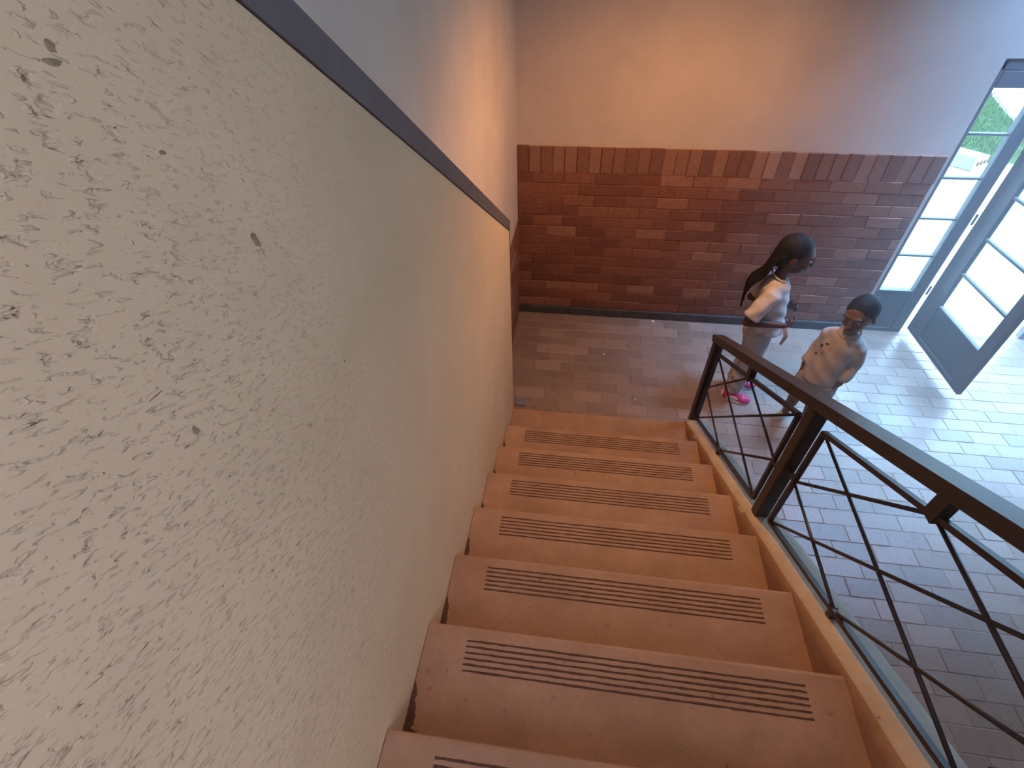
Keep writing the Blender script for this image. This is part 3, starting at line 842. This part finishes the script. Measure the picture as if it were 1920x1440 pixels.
# ---- the girl: profile to the right, forearms raised in front, long braids down her back
girl = empty('person', (1.600, 0.505, 0)); girl.rotation_euler = (0, 0, math.radians(-17))
tag(girl, 'girl in white t-shirt, grey trousers and pink shoes standing with long dark braids', 'person')
TL = Matrix.Rotation(math.radians(10), 3, 'Y')
HC = (0.030, 0, 1.128); HS = 1.03
mb = MB()
head_prims(mb, HC, HS, TL)
mb.capsule([(-.012, 0, .95), (.008, 0, 1.06)], [.042, .037])
mb.capsule([(-.01, 0, .60), (0, 0, .74), (.0, 0, .88), (-.01, 0, .925)], [(.100, .080), (.090, .070), (.10, .072), (.080, .05)], 18, .02)
for q in (-1, 1):
    sh = (-.005, .105*q, .902); el = (-.105, .158*q, .712); wr_ = (.110, .112*q, .715+(.0 if q < 0 else .02))
    mb.capsule([(-.005, .06*q, .915), sh], [.030, .030])
    mb.capsule([sh, tuple((Vector(sh)+Vector(el))/2), el], [.030, .031, .029])
    mb.capsule([el, tuple(Vector(el).lerp(Vector(wr_), .35)), wr_], [.029, .028, .019])
    hand(mb, wr_, Vector(wr_)-Vector(el) + Vector((0, -.11*q, .04)), (0, -q*.9, .25), 0.92, 1 if q < 0 else -1, 0.75)
    hp = (-.005, .062*q, .60); kn = (.008, .070*q, .33); an = (-.028, .078*q, .085)
    mb.capsule([hp, tuple((Vector(hp)+Vector(kn))/2), kn], [.052, .056, .046])
    mb.capsule([kn, (-.012, .073*q, .24), an], [.045, .043, .028])
    mb.capsule([an, (-.028, .078*q, .055)], [.028, .027])
body = remesh(mb, 'body', 'skin_girl', .0045, 3, girl)
face_parts(HC, HS, TL, girl, 'skin_girl')
# t-shirt
mb = MB()
mb.capsule([(-.012, 0, .965), (-.010, 0, .925), (-.004, 0, .86), (.006, 0, .76), (.014, 0, .66), (.018, 0, .605)], [(.070, .052), (.112, .080), (.116, .092), (.112, .098), (.114, .106), (.118, .112)], 24, .016)
for q in (-1, 1):
    mb.capsule([(-.008, .07*q, .935), (-.018, .112*q, .905), (-.060, .142*q, .82), (-.090, .155*q, .755)], [.046, .052, .053, .054], 14, .012)
sh_o = remesh(mb, 't_shirt', 'shirt_white', .008, 5, girl)
for v_ in sh_o.data.vertices:                       # hem cut level, front hangs forward, soft folds
    z_ = v_.co.z
    if z_ < .70:
        f_ = (.70-z_)/.10
        v_.co.x += .018*f_*max(0, v_.co.x)/.12
        v_.co.y += .006*f_*math.sin(v_.co.x*60)
    v_.co.x += .003*math.sin(v_.co.z*70+v_.co.y*35); v_.co.y += .003*math.sin(v_.co.z*55-v_.co.x*40)
# ribbed neckline
ng = MB(); pts = []
for k in range(17):
    th = 2*PI*k/16; pts.append((-.006+.052*math.cos(th), .056*math.sin(th), 0.984-.024*math.cos(th)))
ng.tube(pts, .006, 8, False).build('neckband', 'shirt_white', sh_o, True)
# trousers
mb = MB()
mb.capsule([(-.01, 0, .66), (-.006, 0, .60), (-.004, 0, .55)], [(.108, .088), (.118, .102), (.112, .096)], 22, .03)
for q in (-1, 1):
    mb.capsule([(-.006, .062*q, .58), (.0, .066*q, .46), (.006, .070*q, .33), (-.014, .074*q, .20), (-.028, .078*q, .085)], [(.074, .088), (.068, .078), (.060, .066), (.056, .060), (.050, .052)], 18, .02)
tr_o = remesh(mb, 'trousers', 'trousers_grey', .007, 3, girl)
for v_ in tr_o.data.vertices:
    a = .004*math.sin(v_.co.z*85+v_.co.x*30) if v_.co.z < .3 else .002*math.sin(v_.co.z*45+v_.co.y*40)
    v_.co.x += a; v_.co.y += a*.7
    if v_.co.z < .062: v_.co.z = .062
# a loose drawstring end / shirt corner hanging at the front
mb = MB().tube([(.13, -.05, .665), (.155, -.055, .60), (.145, -.05, .53)], [(.004, .016), (.004, .013), (.003, .008)], 8)
mb.build('drawstring', 'trousers_grey', tr_o, True)
shoe(girl, -.005, -.092, 0.02, .185, 'shoe_pink', 'shoe_white')
shoe(girl, .020, .088, 0.05, .185, 'shoe_pink', 'shoe_white')
# hair: cap close to the skull and braids falling behind the shoulders
mb = MB()
def hp_(v_): return Vector(HC) + TL @ (Vector(v_)*HS)
mb.ell(hp_((-.018, 0, .030)), (.098*HS, .083*HS, .094*HS), TL)
mb.ell(hp_((-.055, 0, -.01)), (.062*HS, .074*HS, .085*HS), TL)
hair = remesh(mb, 'hair', 'hair_black', .007, 2, girl)
for v_ in hair.data.vertices:                      # open the cap over the face
    l_ = TL.inverted() @ (v_.co - Vector(HC)); l_ /= HS
    lim = .062 - .9*max(0, .055 - l_.z)
    if l_.x > lim and l_.z < .075: l_.x = lim - .01; l_.y *= .93; l_.z = l_.z
    v_.co = Vector(HC) + TL @ (l_*HS)
nb = 15
for k in range(nb):
    u = (k/(nb-1))*2-1
    a0 = hp_((-.045-.045*(1-u*u), .076*u, .045-.03*abs(u)))
    a1 = hp_((-.085-.02*(1-u*u), .074*u, -.04))
    ln = .80 + .05*math.sin(k*2.1) + (.03 if abs(u) > .8 else 0)
    pts = [a0, a1, Vector((-.095-.02*(1-u*u), .078*u, 1.00)), Vector((-.150-.015*(1-u*u), .088*u, .925)), Vector((-.168, .092*u+.004*math.sin(k), .86)), Vector((-.165, .090*u, ln))]
    # sample and plait
    P_ = []; Rr = []
    NS_ = 30
    for i in range(NS_+1):
        t_ = i/NS_*(len(pts)-1); j = min(int(t_), len(pts)-2); f_ = t_-j
        p0, p1, p2, p3 = pts[max(j-1, 0)], pts[j], pts[j+1], pts[min(j+2, len(pts)-1)]
        P_.append(0.5*((2*p1) + (p2-p0)*f_ + (2*p0-5*p1+4*p2-p3)*f_*f_ + (3*p1-p0-3*p2+p3)*f_**3))
        rr = .0088 - .0032*(i/NS_); rr *= 1 + .22*math.sin(i*PI*0.9)
        Rr.append((rr, rr))
    MB().tube(P_, Rr, 8).build('braid', 'hair_black', hair, True)

# ---- the boy: turned towards the stairs and to the left, arms down, head bent
boy = empty('person', (1.915, 0.215, 0)); boy.rotation_euler = (0, 0, math.radians(222))
tag(boy, 'small boy in beige long top, grey shorts and mint shoes beside the railing', 'person')
TB = Matrix.Rotation(math.radians(16), 3, 'Y') @ Matrix.Rotation(math.radians(8), 3, 'X')
HB = (-.005, 0.0, .925); HBS = 0.98
mb = MB()
head_prims(mb, HB, HBS, TB)
mb.capsule([(-.022, 0, .76), (-.008, 0, .87)], [.040, .036])
mb.capsule([(-.01, 0, .46), (-.005, 0, .58), (-.012, 0, .72), (-.02, 0, .755)], [(.088, .070), (.080, .066), (.085, .062), (.065, .045)], 18, .02)
for q in (-1, 1):
    sh = (-.018, .088*q, .738); el = (-.050, .112*q, .60); wr_ = (.005, .118*q, .480)
    mb.capsule([(-.018, .05*q, .735), sh], [.026, .026]); mb.capsule([sh, el], [.027, .026]); mb.capsule([el, wr_], [.026, .018])
    hand(mb, wr_, (.03, -.03*q, -.12), (.25, -q, 0), .80, -1 if q < 0 else 1, .45)
    hp2 = (-.01, .050*q, .45); kn = (.004, .058*q, .25); an = (-.018, .066*q, .07)
    mb.capsule([hp2, kn], [.060, .040]); mb.capsule([kn, (-.010, .062*q, .18), an], [.039, .037, .025]); mb.capsule([an, (-.018, .066*q, .045)], [.025, .024])
remesh(mb, 'body', 'skin_boy', .0045, 3, boy)
face_parts(HB, HBS, TB, boy, 'skin_boy')
mb = MB()
mb.capsule([(-.022, 0, .790), (-.020, 0, .755), (-.014, 0, .70), (-.006, 0, .60), (.0, 0, .50), (.0, 0, .445)], [(.058, .046), (.094, .066), (.098, .080), (.098, .086), (.104, .094), (.110, .100)], 24, .014)
for q in (-1, 1):
    mb.capsule([(-.02, .058*q, .755), (-.026, .094*q, .725), (-.050, .112*q, .60), (.0, .118*q, .500)], [.040, .043, .042, .035], 14, .012)
bs = remesh(mb, 'long_sleeved_top', 'shirt_beige', .008, 5, boy)
for v_ in bs.data.vertices:
    v_.co.x += .0035*math.sin(v_.co.z*62+v_.co.y*45); v_.co.y += .003*math.sin(v_.co.z*48-v_.co.x*40)
ng = MB(); pts = []
for k in range(17):
    th = 2*PI*k/16; pts.append((-.014+.050*math.cos(th), .054*math.sin(th), .800-.022*math.cos(th)))
ng.tube(pts, .006, 8, False).build('neckband', 'shirt_beige', bs, True)
# flat print on the chest
for (py_, pz_, a, b, mm) in ((-.050, .705, .013, .008, 'print_dark'), (-.074, .680, .008, .013, 'print_dark'), (-.048, .655, .020, .009, 'print_pink'), (-.078, .615, .007, .010, 'print_dark'), (-.02, .69, .012, .006, 'print_pink')):
    best = max((v_.co.x for v_ in bs.data.vertices if abs(v_.co.y-py_) < .012 and abs(v_.co.z-pz_) < .012), default=.1)
    MB().ell((best-.001, py_, pz_), (.0022, a, b)).build('chest_print', mm, bs, True)
mb = MB()
mb.capsule([(-.008, 0, .50), (-.006, 0, .45), (-.004, 0, .41)], [(.098, .084), (.104, .090), (.100, .086)], 22, .02)
for q in (-1, 1):
    mb.capsule([(-.006, .054*q, .43), (0, .060*q, .34), (.004, .066*q, .265)], [(.070, .078), (.068, .076), (.068, .074)], 18, .015)
so = remesh(mb, 'shorts', 'shorts_grey', .007, 3, boy)
for v_ in so.data.vertices:
    a = .004*math.sin(v_.co.z*60+v_.co.y*50+v_.co.x*40); v_.co.x += a; v_.co.y += a*.6
    if v_.co.z < .235: v_.co.z = .235
shoe(boy, .055, .075, .1, .155, 'shoe_mint', 'shoe_white')
shoe(boy, -.045, -.075, -.1, .155, 'shoe_mint', 'shoe_white')
mb = MB()
def hb_(v_): return Vector(HB) + TB @ (Vector(v_)*HBS)
mb.ell(hb_((-.014, 0, .028)), (.097*HBS, .081*HBS, .091*HBS), TB); mb.ell(hb_((-.05, 0, .0)), (.058*HBS, .072*HBS, .075*HBS), TB)
hr = remesh(mb, 'hair', 'hair_black', .006, 2, boy)
for v_ in hr.data.vertices:
    l_ = TB.inverted() @ (v_.co - Vector(HB)); l_ /= HBS
    lim = .060 - .9*max(0, .055 - l_.z)
    if l_.x > lim and l_.z < .072: l_.x = lim - .01; l_.y *= .93
    v_.co = Vector(HB) + TB @ (l_*HBS)

# the boy leans a little towards the door
def lean(o):
    for ch in o.children:
        if ch.name.startswith('shoe'): continue
        for v_ in ch.data.vertices:
            k = max(0, v_.co.z-.10)*.075
            v_.co.x -= .74*k; v_.co.y += .67*k
        lean(ch)
lean(boy)
